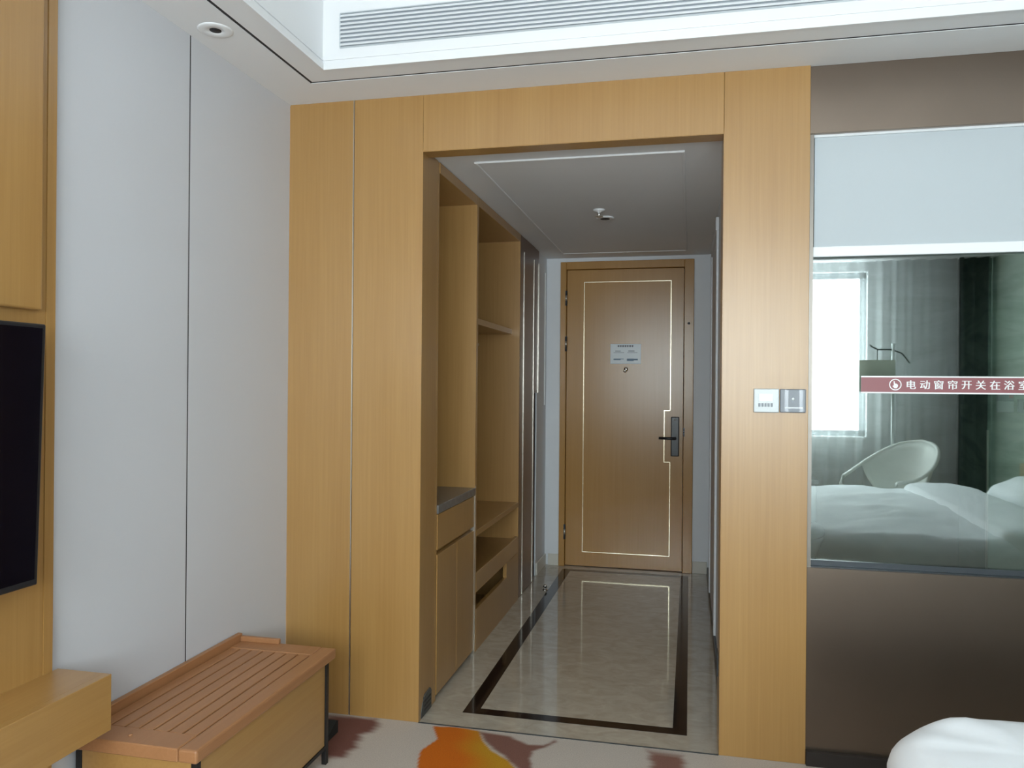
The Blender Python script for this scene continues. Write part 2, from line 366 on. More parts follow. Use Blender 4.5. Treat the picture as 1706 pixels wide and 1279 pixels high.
# ---- east and south walls
we = box('wall_east', XR, XR + 0.15, YS, 0.012, 0.0, 2.9, MURAL); tag(we, 'green streaked papered wall behind the bed head', 'wall', kind='structure')
WX0, WX1, WZ0, WZ1 = -1.2, 1.49, 0.92, 2.35
ws = boxes('wall_south', [(XL - 0.15, WX0, YS - 0.2, YS, 0, 2.9), (WX1, XR + 0.15, YS - 0.2, YS, 0, 2.9), (WX0, WX1, YS - 0.2, YS, 0, WZ0), (WX0, WX1, YS - 0.2, YS, WZ1, 2.9)], WHITE)
tag(ws, 'painted wall holding the wide bedroom window', 'wall', kind='structure')
# bedroom window
w2 = thing('window_2', 'wide bedroom window behind sheer white curtains', 'window', ((WX0 + WX1) / 2, YS - 0.1, WZ0), kind='structure')
boxes('window_frame', [(WX0, WX1, YS - 0.13, YS - 0.08, WZ0, WZ0 + 0.05), (WX0, WX1, YS - 0.13, YS - 0.08, WZ1 - 0.05, WZ1), (WX0, WX0 + 0.05, YS - 0.13, YS - 0.08, WZ0, WZ1), (WX1 - 0.05, WX1, YS - 0.13, YS - 0.08, WZ0, WZ1)], ALU, w2)
for k in (1, 2):
    xm = WX0 + (WX1 - WX0) * k / 3; box('mullion', xm - 0.025, xm + 0.025, YS - 0.128, YS - 0.082, WZ0 + 0.05, WZ1 - 0.05, ALU, w2)
for k in range(3):
    xa = WX0 + (WX1 - WX0) * k / 3; box('pane', xa + 0.02, xa + (WX1 - WX0) / 3 - 0.02, YS - 0.108, YS - 0.102, WZ0 + 0.04, WZ1 - 0.04, WGLASS, w2)
box('window_sill', WX0, WX1, YS - 0.2, YS + 0.03, WZ0 - 0.02, WZ0 + 0.001, SIGNWHITE, w2)

# ---- bedroom ceiling: soffit ring with black reveal groove, raised tray, grille fascia
cl = box('ceiling_bedroom', XL - 0.15, XR + 0.15, YS - 0.2, 0.08, 2.86, 2.96, CEIL); tag(cl, 'raised white tray ceiling of the bedroom', 'ceiling', kind='structure')
GX0, GX1, GY0, GY1 = -1.427, 2.20, -3.85, -0.205    # groove centre lines
IX0, IX1, IY0, IY1 = -1.333, 2.10, -3.75, -0.305    # tray edge
def ring(name, ox0, ox1, oy0, oy1, ix0, ix1, iy0, iy1, z0, z1, mat, parent):
    return boxes(name, [(ox0, ox1, iy1, oy1, z0, z1), (ox0, ox1, oy0, iy0, z0, z1), (ox0, ix0, iy0, iy1, z0, z1), (ix1, ox1, iy0, iy1, z0, z1)], mat, parent)
ring('soffit_border', XL - 0.02, XR, YS, 0.012, GX0 - 0.006, GX1 + 0.006, GY0 - 0.006, GY1 + 0.006, ZC, ZC + 0.09, CEIL, cl)
ring('soffit_inner', GX0 + 0.006, GX1 - 0.006, GY0 + 0.006, GY1 - 0.006, IX0, IX1, IY0, IY1, ZC + 0.001, ZC + 0.09, CEIL, cl)
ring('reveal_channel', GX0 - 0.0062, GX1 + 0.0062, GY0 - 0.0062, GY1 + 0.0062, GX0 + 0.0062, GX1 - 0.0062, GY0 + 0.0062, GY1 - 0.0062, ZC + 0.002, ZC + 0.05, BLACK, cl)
ring('tray_moulding', IX0 + 0.002, IX1 - 0.002, IY0 + 0.002, IY1 - 0.002, IX0 + 0.012, IX1 - 0.012, IY0 + 0.012, IY1 - 0.012, ZC - 0.002, ZC + 0.022, FASCIA, cl)
ring('tray_fascia', IX0 - 0.05, IX1 + 0.05, IY0 - 0.05, IY1 + 0.05, IX0 + 0.004, IX1 - 0.004, IY0 + 0.004, IY1 - 0.004, ZC + 0.02, 2.862, FASCIA, cl)
ring('fascia_bead', IX0, IX1, IY0, IY1, IX0 + 0.008, IX1 - 0.008, IY0 + 0.008, IY1 - 0.008, ZC + 0.034, ZC + 0.040, FASCIA, cl)

# ---- hallway ceiling with moulded panel
hc = box('ceiling_hall', -1.75, 0.30, 0.0855, HY + 0.15, ZH, ZH + 0.1, CEIL); tag(hc, 'white hallway ceiling with a rectangular moulded panel', 'ceiling', kind='structure')
px0, px1, py0, py1 = -0.905, -0.028, 0.252, 2.62
box('ceiling_panel', px0 + 0.012, px1 - 0.012, py0 + 0.012, py1 - 0.012, ZH - 0.004, ZH + 0.001, CEIL, hc, 0.001)
for b in ((px0, px1, py0, py0 + 0.012), (px0, px1, py1 - 0.012, py1), (px0, px0 + 0.012, py0 + 0.012, py1 - 0.012), (px1 - 0.012, px1, py0 + 0.012, py1 - 0.012)):
    box('ceiling_moulding', *b, ZH - 0.0075, ZH + 0.001, CEIL, hc, 0.002)
# ---- hallway end wall, east wall, bathroom door
wd = boxes('wall_hall_end', [(-1.75, -0.949, HY, HY + 0.12, 0, 2.4), (0.023, 0.30, HY, HY + 0.12, 0, 2.4), (-0.949, 0.023, HY, HY + 0.12, 2.265, 2.4)], HALLWALL)
tag(wd, 'pale wall around the entrance door', 'wall', kind='structure')
wh = box('wall_hall_east', HX1, HX1 + 0.08, 0.2, HY, 0, 2.4, HALLWALL); tag(wh, 'pale wall along the hallway shared with the bathroom', 'wall', kind='structure')
wo = box('wall_hall_west', HX0 - 0.12, HX0 - 0.012, 2.49, HY, 0, 2.4, HALLWALL); tag(wo, 'short pale wall between the tall brown panel and entrance door', 'wall', kind='structure')
for nm, b, lab in (('baseboard_west', (HX0 - 0.012, HX0 + 0.0, 2.495, HY - 0.013), 'cream stone baseboard of the short pale hallway wall'), ('baseboard_end', (-1.03, -0.951, HY - 0.012, HY), 'cream stone baseboard on the hinge side of the entrance door'),
                   ('baseboard_corner', (0.025, HX1 - 0.013, HY - 0.012, HY), 'cream stone baseboard on the lock side of the entrance door')):
    tag(box(nm, *b, 0.0, 0.085, plain('cream_stone', (0.66, 0.63, 0.56), 0.3), None, 0.002), lab, 'baseboard', kind='structure')
tag(box('baseboard_east', HX1 - 0.012, HX1, 0.2, HY - 0.013, 0.0, 0.05, DARKFRAME, None, 0.002), 'dark baseboard along the bathroom side of the hallway', 'baseboard', kind='structure')
d2 = thing('door_2', 'pale bathroom door with metal casing on the hallway side wall', 'door', (HX1, 1.7, 0.0), kind='structure')
box('casing', HX1 - 0.012, HX1, 1.25, 1.32, 0.05, 2.16, HALLWALL, d2, 0.002); box('casing', HX1 - 0.016, HX1, 2.12, 2.19, 0.05, 2.16, HALLWALL, d2, 0.002)
box('casing', HX1 - 0.016, HX1, 1.25, 2.19, 2.16, 2.23, HALLWALL, d2, 0.002); box('leaf', HX1 - 0.008, HX1, 1.325, 2.115, 0.05, 2.158, PANEL, d2, 0.002)
tag(boxes('wall_light_block', [(-1.75, 0.30, HY + 0.13, HY + 0.2, -0.05, 2.4), (-1.85, -1.75, 0.02, HY + 0.2, -0.05, 2.4)], HALLWALL), 'added unseen wall blocking sky light behind the entrance door and the hallway cabinets', 'wall', kind='structure')  # added, unseen: keeps sky light from leaking round the door and cabinets
# ---- bathroom shell
wb = boxes('wall_bathroom', [(0.22, XR + 0.1, HY, HY + 0.12, 0, 2.4), (XR, XR + 0.1, 0.2, HY, 0, 2.4)], BATHW); tag(wb, 'grey green tiled bathroom wall behind the glass', 'wall', kind='structure')
cb = box('ceiling_bathroom', 0.30, XR + 0.1, 0.2, HY + 0.1, 2.32, 2.4, CEIL); tag(cb, 'white bathroom ceiling', 'ceiling', kind='structure')
bpn = box('wall_partition', 1.391, XR, 1.2, 1.6, 0, 2.32, GREENM); tag(bpn, 'green veined marble partition inside the bathroom', 'wall', kind='structure')
box('corner_trim', 1.386, 1.394, 1.192, 1.2, 0, 1.15, STEEL, bpn)

# ---- entrance door (structure with parts)
D1 = thing('door_1', 'oak entrance door with fine brass inlay line at the hallway end', 'door', (-0.475, HY, 0), kind='structure')
FR = OAKDOOR
box('frame_post', -0.949, -0.905, HY - 0.022, HY + 0.1, 0, 2.265, FR, D1, 0.003); box('frame_post', -0.045, 0.023, HY - 0.022, HY + 0.1, 0, 2.265, FR, D1, 0.003)
box('frame_head', -0.905, -0.045, HY - 0.022, HY + 0.1, 2.208, 2.265, FR, D1, 0.003)
box('leaf', -0.903, -0.048, HY + 0.004, HY + 0.05, 0.004, 2.206, OAKDOOR, D1, 0.002)
iy0, iy1 = HY + 0.001, HY + 0.006; iw = 0.0045
for b in ((-0.775, -0.137, 2.111, 2.111 + iw), (-0.775, -0.137, 0.108, 0.108 + iw), (-0.775, -0.775 + iw, 0.114, 2.111),
          (-0.137 - iw, -0.137, 1.166, 2.111), (-0.137 - iw, -0.137, 0.114, 0.798), (-0.184, -0.184 + iw, 0.798, 1.166), (-0.184, -0.137, 1.166, 1.166 + iw), (-0.184, -0.137, 0.792, 0.792 + iw)):
    box('brass_inlay', b[0], b[1], iy0, iy1, b[2], b[3], BRASS, D1)
for z in (1.995, 1.655, 0.256):
    hg = lathe('hinge', [(0.008, -0.055), (0.008, 0.055)], (-0.9045, HY - 0.022, z), DARKFRAME, D1, 10)
    lathe('hinge_knuckle', [(0.0088, -0.018), (0.0088, 0.018)], (-0.9045, HY - 0.022, z), STEEL, hg, 10)
lk = box('lock_plate', -0.133, -0.075, HY - 0.022, HY + 0.005, 0.839, 1.125, LOCK, D1, 0.006, 2); lk['label'] = 'black electronic lock plate'
lathe('indicator', [(0.006, 0.0), (0.006, 0.006)], (-0.104, HY - 0.027, 1.103), CHROME, lk, 12, 'y')
tube('lever', [(-0.104, HY - 0.02, 0.97), (-0.104, HY - 0.06, 0.97), (-0.115, HY - 0.066, 0.97), (-0.217, HY - 0.066, 0.972)], [0.011, 0.011, 0.011, 0.009], LOCK, lk)
gd = box('latch_guard', -0.047, -0.036, HY - 0.03, HY - 0.02, 0.985, 1.045, DARKFRAME, D1, 0.001)
for z in (0.995, 1.012, 1.030): lathe('latch_stud', [(0.0, -0.006), (0.005, -0.004), (0.005, 0.0)], (-0.0415, HY - 0.03, z), CHROME, gd, 8, 'y')
lathe('frame_bumper', [(0.007, -0.006), (0.009, 0.0)], (-0.012, HY - 0.022, 1.80), DARKFRAME, D1, 12, 'y')
vw = lathe('door_viewer', [(0.011, -0.008), (0.016, -0.004), (0.016, 0.0)], (-0.462, HY + 0.004, 1.468), CHROME, D1, 16, 'y')
tube('viewer_cover', [(-0.462, HY - 0.006, 1.468), (-0.472, HY - 0.008, 1.445)], [0.008, 0.011], CHROME, vw, 8)

# notice sheet on the door
nt_ = thing('door_notice', 'pale blue safety notice sheet fixed to the entrance door', 'notice', (-0.464, HY, 1.508))
box('sheet', -0.576, -0.352, HY - 0.001, HY + 0.005, 1.508, 1.654, NOTICE, nt_, 0.001)
def notice_mark(x0, x1, z0, z1, mat): box('printed_mark', x0, x1, HY - 0.0016, HY, z0, z1, mat, nt_)
for k in range(7): notice_mark(-0.523 + k * 0.017, -0.523 + k * 0.017 + 0.012, 1.632, 1.645, INKDARK)
for x0, x1, z0, z1 in ((-0.552, -0.475, 1.588, 1.592), (-0.54, -0.50, 1.598, 1.605), (-0.452, -0.378, 1.588, 1.592), (-0.445, -0.40, 1.598, 1.606)): notice_mark(x0, x1, z0, z1, KEYS)
for x0, x1, z0, z1 in ((-0.552, -0.50, 1.536, 1.546), (-0.50, -0.478, 1.541, 1.546), (-0.455, -0.405, 1.528, 1.546), (-0.405, -0.375, 1.534, 1.545)): notice_mark(x0, x1, z0, z1, INKBLUE)

# ---- bathroom internal window with frame
YG = 0.06
W1 = thing('window_1', 'large fixed glass pane between bedroom and bathroom, reflecting the room', 'window', (1.3, YG, 0.69), kind='structure')
box('pane', 0.428, 2.195, YG, YG + 0.008, 0.712, 2.256, GLASS, W1)
box('side_frame', 0.4128, 0.4285, 0.022, 0.10, 0.70, 2.258, plain('frame_grey', (0.28, 0.25, 0.22), 0.35, 0.4), W1)
box('side_frame', 2.19, 2.2, 0.03, 0.10, 0.70, 2.258, DARKFRAME, W1)
box('sill', 0.4285, 2.19, 0.0305, 0.10, 0.688, 0.7035, DARKFRAME, W1)
box('bottom_channel', 0.4285, 2.19, YG - 0.008, YG - 0.0005, 0.7035, 0.722, DARKFRAME, W1)
box('top_channel', 0.4285, 2.19, YG - 0.008, YG + 0.016, 2.256, 2.275, DARKFRAME, W1)

# sign band stuck on the room side of the glass
sg = thing('glass_sign', 'dark red adhesive band with white Chinese lettering on the bathroom glass', 'sign', (1.3, YG + 0.01, 1.328))
ys = YG - 0.0022
box('band', 0.60, 2.18, ys, ys + 0.002, 1.334, 1.386, SIGNRED, sg)
box('white_line', 0.60, 2.18, ys, ys + 0.0021, 1.386, 1.391, SIGNWHITE, sg); box('white_line', 0.60, 2.18, ys, ys + 0.0021, 1.329, 1.334, SIGNWHITE, sg)
yf = ys - 0.0001
for i, ch in enumerate('电动窗帘开关在浴室'):
    glyph('character', ch, 0.7655 + i * 0.0446, yf, 1.3605 + 0.0001 * i, 0.0345, SIGNWHITE, sg)
bm = bmesh.new(); n = 32
ra = [bm.verts.new((0.7135 + 0.0205 * math.cos(2 * math.pi * k / n), yf, 1.3605 + 0.0205 * math.sin(2 * math.pi * k / n))) for k in range(n)]
rb = [bm.verts.new((0.7135 + 0.0172 * math.cos(2 * math.pi * k / n), yf, 1.3605 + 0.0172 * math.sin(2 * math.pi * k / n))) for k in range(n)]
for k in range(n): bm.faces.new((ra[k], ra[(k + 1) % n], rb[(k + 1) % n], rb[k]))
put('icon_ring', bm, SIGNWHITE, sg)
hand = [(-0.006, 0.012), (-0.003, 0.013), (-0.001, 0.004), (0.004, 0.003), (0.009, -0.001), (0.008, -0.008), (0.004, -0.013), (-0.003, -0.013), (-0.009, -0.006), (-0.008, -0.003), (-0.005, -0.004)]
prism('icon_hand', [(0.7135 + a, 1.3605 + b) for a, b in hand], yf - 0.0004, yf + 0.0004, 'y', SIGNWHITE, sg)

# roller blind
rb_ = thing('roller_blind', 'white motorised roller blind half lowered over the bathroom glass', 'blind', (1.3, 0.045, 1.82))
box('fabric', 0.4335, 2.185, 0.0405, 0.042, 1.853, 2.25, BLIND, rb_)
box('bottom_bar', 0.4288, 2.187, 0.034, 0.048, 1.819, 1.856, BLINDBAR, rb_, 0.003, 2)
box('head_cover', 0.4295, 2.188, 0.0335, 0.05, 2.2505, 2.265, BLINDBAR, rb_, 0.002)

# ---- thermostat and door-bell plate on the oak column
th = thing('thermostat', 'square white thermostat with lit display on the oak column', 'thermostat', (0.268, -0.012, 1.257))
box('plate', 0.2245, 0.3125, -0.012, 0.0005, 1.256, 1.342, PLATE, th, 0.003, 2); box('display', 0.243, 0.290, -0.0132, -0.0115, 1.297, 1.324, LCD, th)
for k in range(5): box('key', 0.241 + k * 0.0105, 0.2485 + k * 0.0105, -0.0132, -0.0115, 1.277, 1.290, KEYS, th, 0.0008)
sw = thing('touch_panel', 'grey glass touch panel beside the thermostat on the oak column', 'switch', (0.358, -0.012, 1.257))
box('plate', 0.3155, 0.4035, -0.011, 0.0005, 1.257, 1.341, KEYS, sw, 0.003, 2)
box('reflection_stripe', 0.3315, 0.3435, -0.0118, -0.0105, 1.260, 1.3385, KEYD, sw); box('reflection_stripe', 0.381, 0.3935, -0.0118, -0.0105, 1.260, 1.3385, KEYD, sw)  # dark reflections in the glass face, put in as coloured stripes
lathe('icon', [(0.0045, -0.0012), (0.0045, 0.001)], (0.360, -0.011, 1.306), LCD, sw, 12, 'y'); box('text_line', 0.332, 0.3925, -0.0122, -0.0105, 1.272, 1.277, PLATE, sw)

# ---- air grille in the fascia
gr = thing('air_grille', 'long white slatted air vent in the ceiling fascia', 'vent', (-0.2, IY1 - 0.004, 2.58))
g0, g1, gz0, gz1, gyf = -1.257, 1.05, 2.578, 2.698, IY1 - 0.004
box('backing', g0, g1, gyf - 0.003, gyf + 0.002, gz0, gz1, GRILLED, gr)
boxes('frame', [(g0 - 0.003, g1 + 0.003, gyf - 0.006, gyf, gz0 - 0.004, gz0), (g0 - 0.003, g1 + 0.003, gyf - 0.006, gyf, gz1, gz1 + 0.004), (g0 - 0.004, g0, gyf - 0.006, gyf, gz0, gz1), (g1, g1 + 0.004, gyf - 0.006, gyf, gz0, gz1)], ALU, gr)
NS = 8; pz = (gz1 - gz0) / NS
bm = bmesh.new(); add_box(bm, g0, g1, -0.0015, 0.0015, -0.0052, 0.0052)
bmesh.ops.rotate(bm, verts=bm.verts, cent=(0, 0, 0), matrix=Matrix.Rotation(math.radians(-38), 3, 'X'))
bmesh.ops.translate(bm, verts=bm.verts, vec=(0, gyf - 0.0068, gz0 + pz / 2))
s0 = put('slat', bm, GRILLE, gr)
for k in range(1, NS): inst(s0, gr, (0, 0, k * pz))

# ---- ceiling fittings
dl = thing('recessed_downlight', 'round white recessed downlight with dark centre in the white soffit', 'downlight', (-1.523, -0.686, ZC))
lathe('trim_ring', [(0.056, 0.001), (0.056, -0.0015), (0.050, -0.004), (0.036, -0.004), (0.020, -0.002), (0.0175, 0.001)], (-1.523, -0.686, ZC), CEIL, dl, 32)
lathe('aperture', [(0.0, -0.0022), (0.0185, -0.0022), (0.0185, 0.0)], (-1.523, -0.686, ZC), BLACK, dl, 24)
sp_ = thing('fire_sprinkler', 'small chrome fire sprinkler head on the hallway ceiling panel', 'sprinkler', (-0.484, 1.242, ZH - 0.006))
lathe('escutcheon', [(0.032, 0.002), (0.030, -0.005), (0.012, -0.010), (0.010, -0.014)], (-0.484, 1.242, ZH - 0.006), FASCIA, sp_, 20)
lathe('stem', [(0.007, -0.012), (0.006, -0.034)], (-0.484, 1.242, ZH - 0.006), CHROME, sp_, 12)
lathe('deflector', [(0.0, -0.034), (0.022, -0.034), (0.022, -0.037), (0.0, -0.037)], (-0.484, 1.242, ZH - 0.006), STEEL, sp_, 16)
sd = thing('hall_downlight', 'small recessed downlight with black centre next to the hallway sprinkler', 'downlight', (-0.473, 1.444, ZH - 0.006))
lathe('trim_ring', [(0.050, 0.001), (0.050, -0.004), (0.043, -0.007), (0.026, -0.007), (0.022, -0.002)], (-0.473, 1.444, ZH - 0.006), FASCIA, sd, 28)
lathe('aperture', [(0.0, -0.0075), (0.027, -0.0075), (0.027, -0.001)], (-0.473, 1.444, ZH - 0.006), BLACK, sd, 20)

# ---- small fixtures at floor level
nl = thing('floor_night_light', 'dark grey recessed night light low on the oak jamb', 'night light', (HX0, 0.09, 0.004))
prism('cover', [(0.025, 0.004), (0.152, 0.004), (0.152, 0.075), (0.14, 0.088), (0.08, 0.084), (0.045, 0.062), (0.028, 0.03)], HX0 - 0.003, HX0 + 0.003, 'x', VENTG, nl)
for k in range(3): box('louvre', HX0 + 0.002, HX0 + 0.0045, 0.06, 0.145, 0.02 + k * 0.018, 0.026 + k * 0.018, BLACKMET, nl)
so = thing('wall_socket', 'dark socket plate low on the hallway wall beside the oak column', 'socket', (0.112, 0.16, 0.24))
box('plate', 0.1085, 0.1135, 0.115, 0.175, 0.245, 0.335, DARKFRAME, so, 0.001); box('insert', 0.1075, 0.109, 0.13, 0.16, 0.27, 0.31, BLACK, so)
ds = thing('door_stop', 'small chrome door stop standing on the marble floor', 'door stop', (-0.919, 2.114, 0))
lathe('base', [(0.018, 0.0), (0.018, 0.004), (0.010, 0.008)], (-0.919, 2.114, 0), CHROME, ds, 16); lathe('post', [(0.009, 0.006), (0.010, 0.03), (0.007, 0.036), (0.0, 0.038)], (-0.919, 2.114, 0), CHROME, ds, 16)
lathe('bumper_ring', [(0.0115, 0.020), (0.0128, 0.024), (0.0115, 0.028)], (-0.919, 2.114, 0), RUBBER, ds, 16)
tag(prism('door_wedge', [(-0.275, 0.0), (-0.155, 0.0), (-0.155, 0.045), (-0.165, 0.05), (-0.275, 0.008)], -1.365, -1.318, 'x', RUBBER), 'small black wedge on the carpet behind the bench', 'wedge')

# ================================================================== HALLWAY CABINETS
CX = -1.60
mb = thing('minibar_cabinet', 'tall oak minibar cabinet with stone counter and open niche', 'cabinet', ((CX + HX0) / 2, 0.52, 0))
y0, y1 = 0.202, 0.838
box('side_panel', CX, HX0 - 0.003, y0, y0 + 0.02, 0.0, 2.292, OAK, mb, 0.001); box('side_panel', CX, HX0, y1 - 0.018, y1, 0.0, 2.292, OAK, mb, 0.001)
box('back_panel', CX - 0.012, CX, y0, y1, 0.0, 2.292, OAK, mb); box('top_panel', CX, HX0, y0 + 0.02, y1 - 0.018, 2.246, 2.292, OAK, mb, 0.001)
ct = box('countertop', CX, HX0 + 0.004, y0 + 0.0205, y1 - 0.0185, 0.795, 0.832, STONE, mb, 0.003, 2); ct['label'] = 'dark grey stone countertop'
box('plinth', CX, HX0 - 0.03, y0 + 0.02, y1 - 0.018, 0.0, 0.02, BLACKMET, mb); box('carcass', CX, HX0 - 0.026, y0 + 0.02, y1 - 0.018, 0.02, 0.794, OAK, mb)
box('drawer_front', HX0 - 0.022, HX0, y0 + 0.022, y1 - 0.03, 0.640, 0.792, OAK, mb, 0.0015)
ym = (y0 + y1) / 2 - 0.005
for a, b in ((y0 + 0.022, ym - 0.0015), (ym + 0.0015, y1 - 0.03)): box('cabinet_door', HX0 - 0.022, HX0, a, b, 0.022, 0.621, OAK, mb, 0.0015)
box('metal_edge', HX0 - 0.02, HX0 + 0.002, y1 - 0.028, y1 - 0.025, 0.0, 0.792, STEEL, mb); box('metal_edge', HX0 - 0.002, HX0 + 0.002, y1 - 0.012, y1 - 0.009, 0.0, 0.84, STEEL, mb)

wr = thing('open_wardrobe', 'open oak wardrobe with shelves and low drawer in the hallway', 'wardrobe', ((CX + HX0) / 2, 1.35, 0))
y0, y1 = 0.839, 1.862
box('side_panel', CX, HX0 - 0.001, y0, y0 + 0.018, 0.0, 2.292, OAK, wr, 0.001); box('side_panel', CX, HX0, y1 - 0.02, y1, 0.0, 2.292, OAK, wr, 0.001)
box('back_panel', CX - 0.012, CX, y0, y1, 0.0, 2.292, OAK, wr); box('top_panel', CX, HX0, y0 + 0.018, y1 - 0.02, 2.246, 2.292, OAK, wr, 0.001)
box('shelf', CX, HX0 - 0.05, y0 + 0.018, y1 - 0.02, 1.665, 1.697, OAK, wr, 0.001); box('shelf', CX, HX0, y0 + 0.018, y1 - 0.02, 0.582, 0.612, OAK, wr, 0.001)
tube('hanging_rail', [(-1.32, y0 + 0.018, 1.60), (-1.32, y1 - 0.02, 1.60)], 0.012, STEEL, wr)
box('drawer_body', CX, HX0 - 0.022, y0 + 0.018, y1 - 0.02, 0.298, 0.385, OAK, wr); box('base_board', CX, HX0 - 0.022, y0 + 0.018, y1 - 0.02, 0.0, 0.02, OAK, wr)
box('drawer_front', HX0 - 0.021, HX0, y0 + 0.018, y1 - 0.02, 0.298, 0.398, OAK, wr, 0.0015)
prism('lower_front', [(y0 + 0.018, 0.0), (y1 - 0.02, 0.0), (y1 - 0.02, 0.2965), (1.532, 0.2965), (1.532, 0.213), (y0 + 0.018, 0.213)], HX0 - 0.021, HX0, 'x', OAK, wr)

bp_ = thing('brown_panel_door', 'tall glossy dark brown closet panel with thin metal strips', 'closet', (HX0 - 0.03, 2.18, 0))
box('leaf', HX0 - 0.03, HX0, 1.866, 2.335, 0.004, 2.292, WALNUT, bp_, 0.0015)
for y in (1.965, 2.29): box('metal_strip', HX0 - 0.002, HX0 + 0.003, y, y + 0.008, 0.004, 2.20, STEEL, bp_)
box('black_leaf', HX0 - 0.04, HX0 - 0.022, 2.336, 2.488, 0.0, 1.29, BLACK, bp_); box('upper_leaf', HX0 - 0.03, HX0 - 0.003, 2.338, 2.487, 1.292, 2.292, WALNUT, bp_, 0.0015)
box('metal_strip', HX0 - 0.004, HX0 + 0.002, 2.47, 2.478, 1.292, 2.20, STEEL, bp_)
box('closet_back', CX, CX + 0.01, 1.866, 2.488, 0.0, 2.292, OAK, bp_); box('end_panel', CX, HX0 - 0.05, 2.478, 2.4885, 0.0, 2.292, OAK, bp_)
tag(box('trim_1', HX0 - 0.0125, HX0 - 0.007, 2.775, 2.787, 1.2, 2.18, SIGNWHITE, None), 'thin white vertical trim on the short pale hallway wall', 'trim', kind='structure')

# ================================================================== TV WALL, TELEVISION, CONSOLE
tp = thing('tv_wall_unit', 'tall oak veneer television wall unit beside the white panels', 'wall unit', (-1.61, -2.2, 0.6))
box('back_panel', XL, -1.602, -3.2, -1.288, 0.0, ZC, OAK, tp, 0.001); box('edge_post', XL, -1.600, -1.287, -1.258, 0.0, ZC, OAK, tp)
box('upper_panel', -1.602, -1.578, -3.2, -1.321, 1.5245, ZC, OAK, tp, 0.006, 3)
tv = thing('television', 'flat black wall-mounted television tilted slightly down', 'television', (-1.53, -1.98, 0.86))
bm = bmesh.new(); add_box(bm, -0.03, 0.0, -1.185, 0.0, 0.0, 0.622, 0.004, 2)
bm2 = bmesh.new(); add_box(bm2, -0.001, 0.0012, -1.175, -0.012, 0.016, 0.612)
R_ = Matrix.Rotation(math.radians(1.7), 4, 'Y')
for q in (bm, bm2): bmesh.ops.transform(q, matrix=Matrix.Translation((-1.518, -1.393, 0.862)) @ R_, verts=q.verts)
put('casing', bm, BEZEL, tv); put('screen', bm2, SCREEN, tv)
box('wall_mount', -1.603, -1.535, -2.2, -1.75, 1.05, 1.30, BLACKMET, tv)
cn = thing('console_shelf', 'oak floating console shelf under the television', 'console', (-1.53, -2.2, 0.457))
box('top_board', -1.602, -1.4625, -3.2, -1.237, 0.578, 0.5995, OAKY, cn); box('front_board', -1.462, -1.44, -3.2, -1.237, 0.457, 0.60, OAKY, cn, 0.001)
box('end_board', -1.602, -1.463, -1.26, -1.2375, 0.457, 0.577, OAKY, cn, 0.001); box('bottom_board', -1.602, -1.463, -3.2, -1.261, 0.457, 0.475, OAKY, cn)

# ================================================================== LUGGAGE BENCH
be = thing('luggage_bench', 'oak luggage bench with slatted top and black metal legs', 'bench', (-1.43, -0.77, 0))
b0, b1, zt = -1.18, -0.36, 0.398
for x in (-1.615, -1.262):
    for y in (b0 + 0.02, b1 - 0.05): box('leg', x, x + 0.018, y, y + 0.018, 0.0, 0.362, BLACKMET, be, 0.001)
boxes('leg_frame', [(-1.262, -1.246, b0 + 0.02, b1 - 0.032, 0.055, 0.066), (-1.615, -1.597, b0 + 0.02, b1 - 0.032, 0.055, 0.066), (-1.615, -1.246, b0 + 0.022, b0 + 0.036, 0.055, 0.066), (-1.615, -1.246, b1 - 0.048, b1 - 0.034, 0.055, 0.066)], BLACKMET, be)
box('front_panel', -1.262, -1.25, b0 + 0.039, b1 - 0.051, 0.067, 0.362, OAKY, be, 0.001); box('back_board', -1.612, -1.60, b0 + 0.039, b1 - 0.051, 0.067, 0.362, OAKY, be)
box('end_panel', -1.596, -1.263, b0 + 0.022, b0 + 0.036, 0.067, 0.362, OAKY, be, 0.001); box('end_panel', -1.596, -1.263, b1 - 0.048, b1 - 0.034, 0.067, 0.362, OAKY, be, 0.001)
box('base_board', -1.596, -1.263, b0 + 0.037, b1 - 0.049, 0.067, 0.08, OAKY, be)
# top: frame boards, seven slats, raised back rail
box('front_rail', -1.288, -1.232, b0, b1, 0.362, zt, BENCHW, be, 0.006, 2); box('end_board', -1.605, -1.289, b0, b0 + 0.085, 0.362, zt, BENCHW, be, 0.003); box('end_board', -1.605, -1.289, b1 - 0.085, b1, 0.362, zt, BENCHW, be, 0.003)
nsl, xa, xb = 7, -1.605, -1.2885; pw = (xb - xa) / nsl
sl = box('slat', xa + 0.003, xa + pw - 0.003, b0 + 0.086, b1 - 0.086, 0.372, zt - 0.001, BENCHW, be, 0.0015)
for k in range(1, nsl): inst(sl, be, (k * pw, 0, 0))
for y in (b0 + 0.09, (b0 + b1) / 2 - 0.02, b1 - 0.13): box('slat_batten', xa, xb, y, y + 0.04, 0.352, 0.3725, BENCHW, be)
box('back_rail', -1.625, -1.606, b0, b1, 0.362, 0.424, BENCHW, be, 0.002); box('end_lip', -1.605, -1.45, b1 - 0.016, b1, 0.3975, 0.416, BENCHW, be, 0.002)
lathe('plug_cap', [(0.006, 0.0), (0.006, 0.004), (0.0, 0.005)], (-1.46, b0 + 0.04, zt - 0.0005), BENCHW, be, 10)

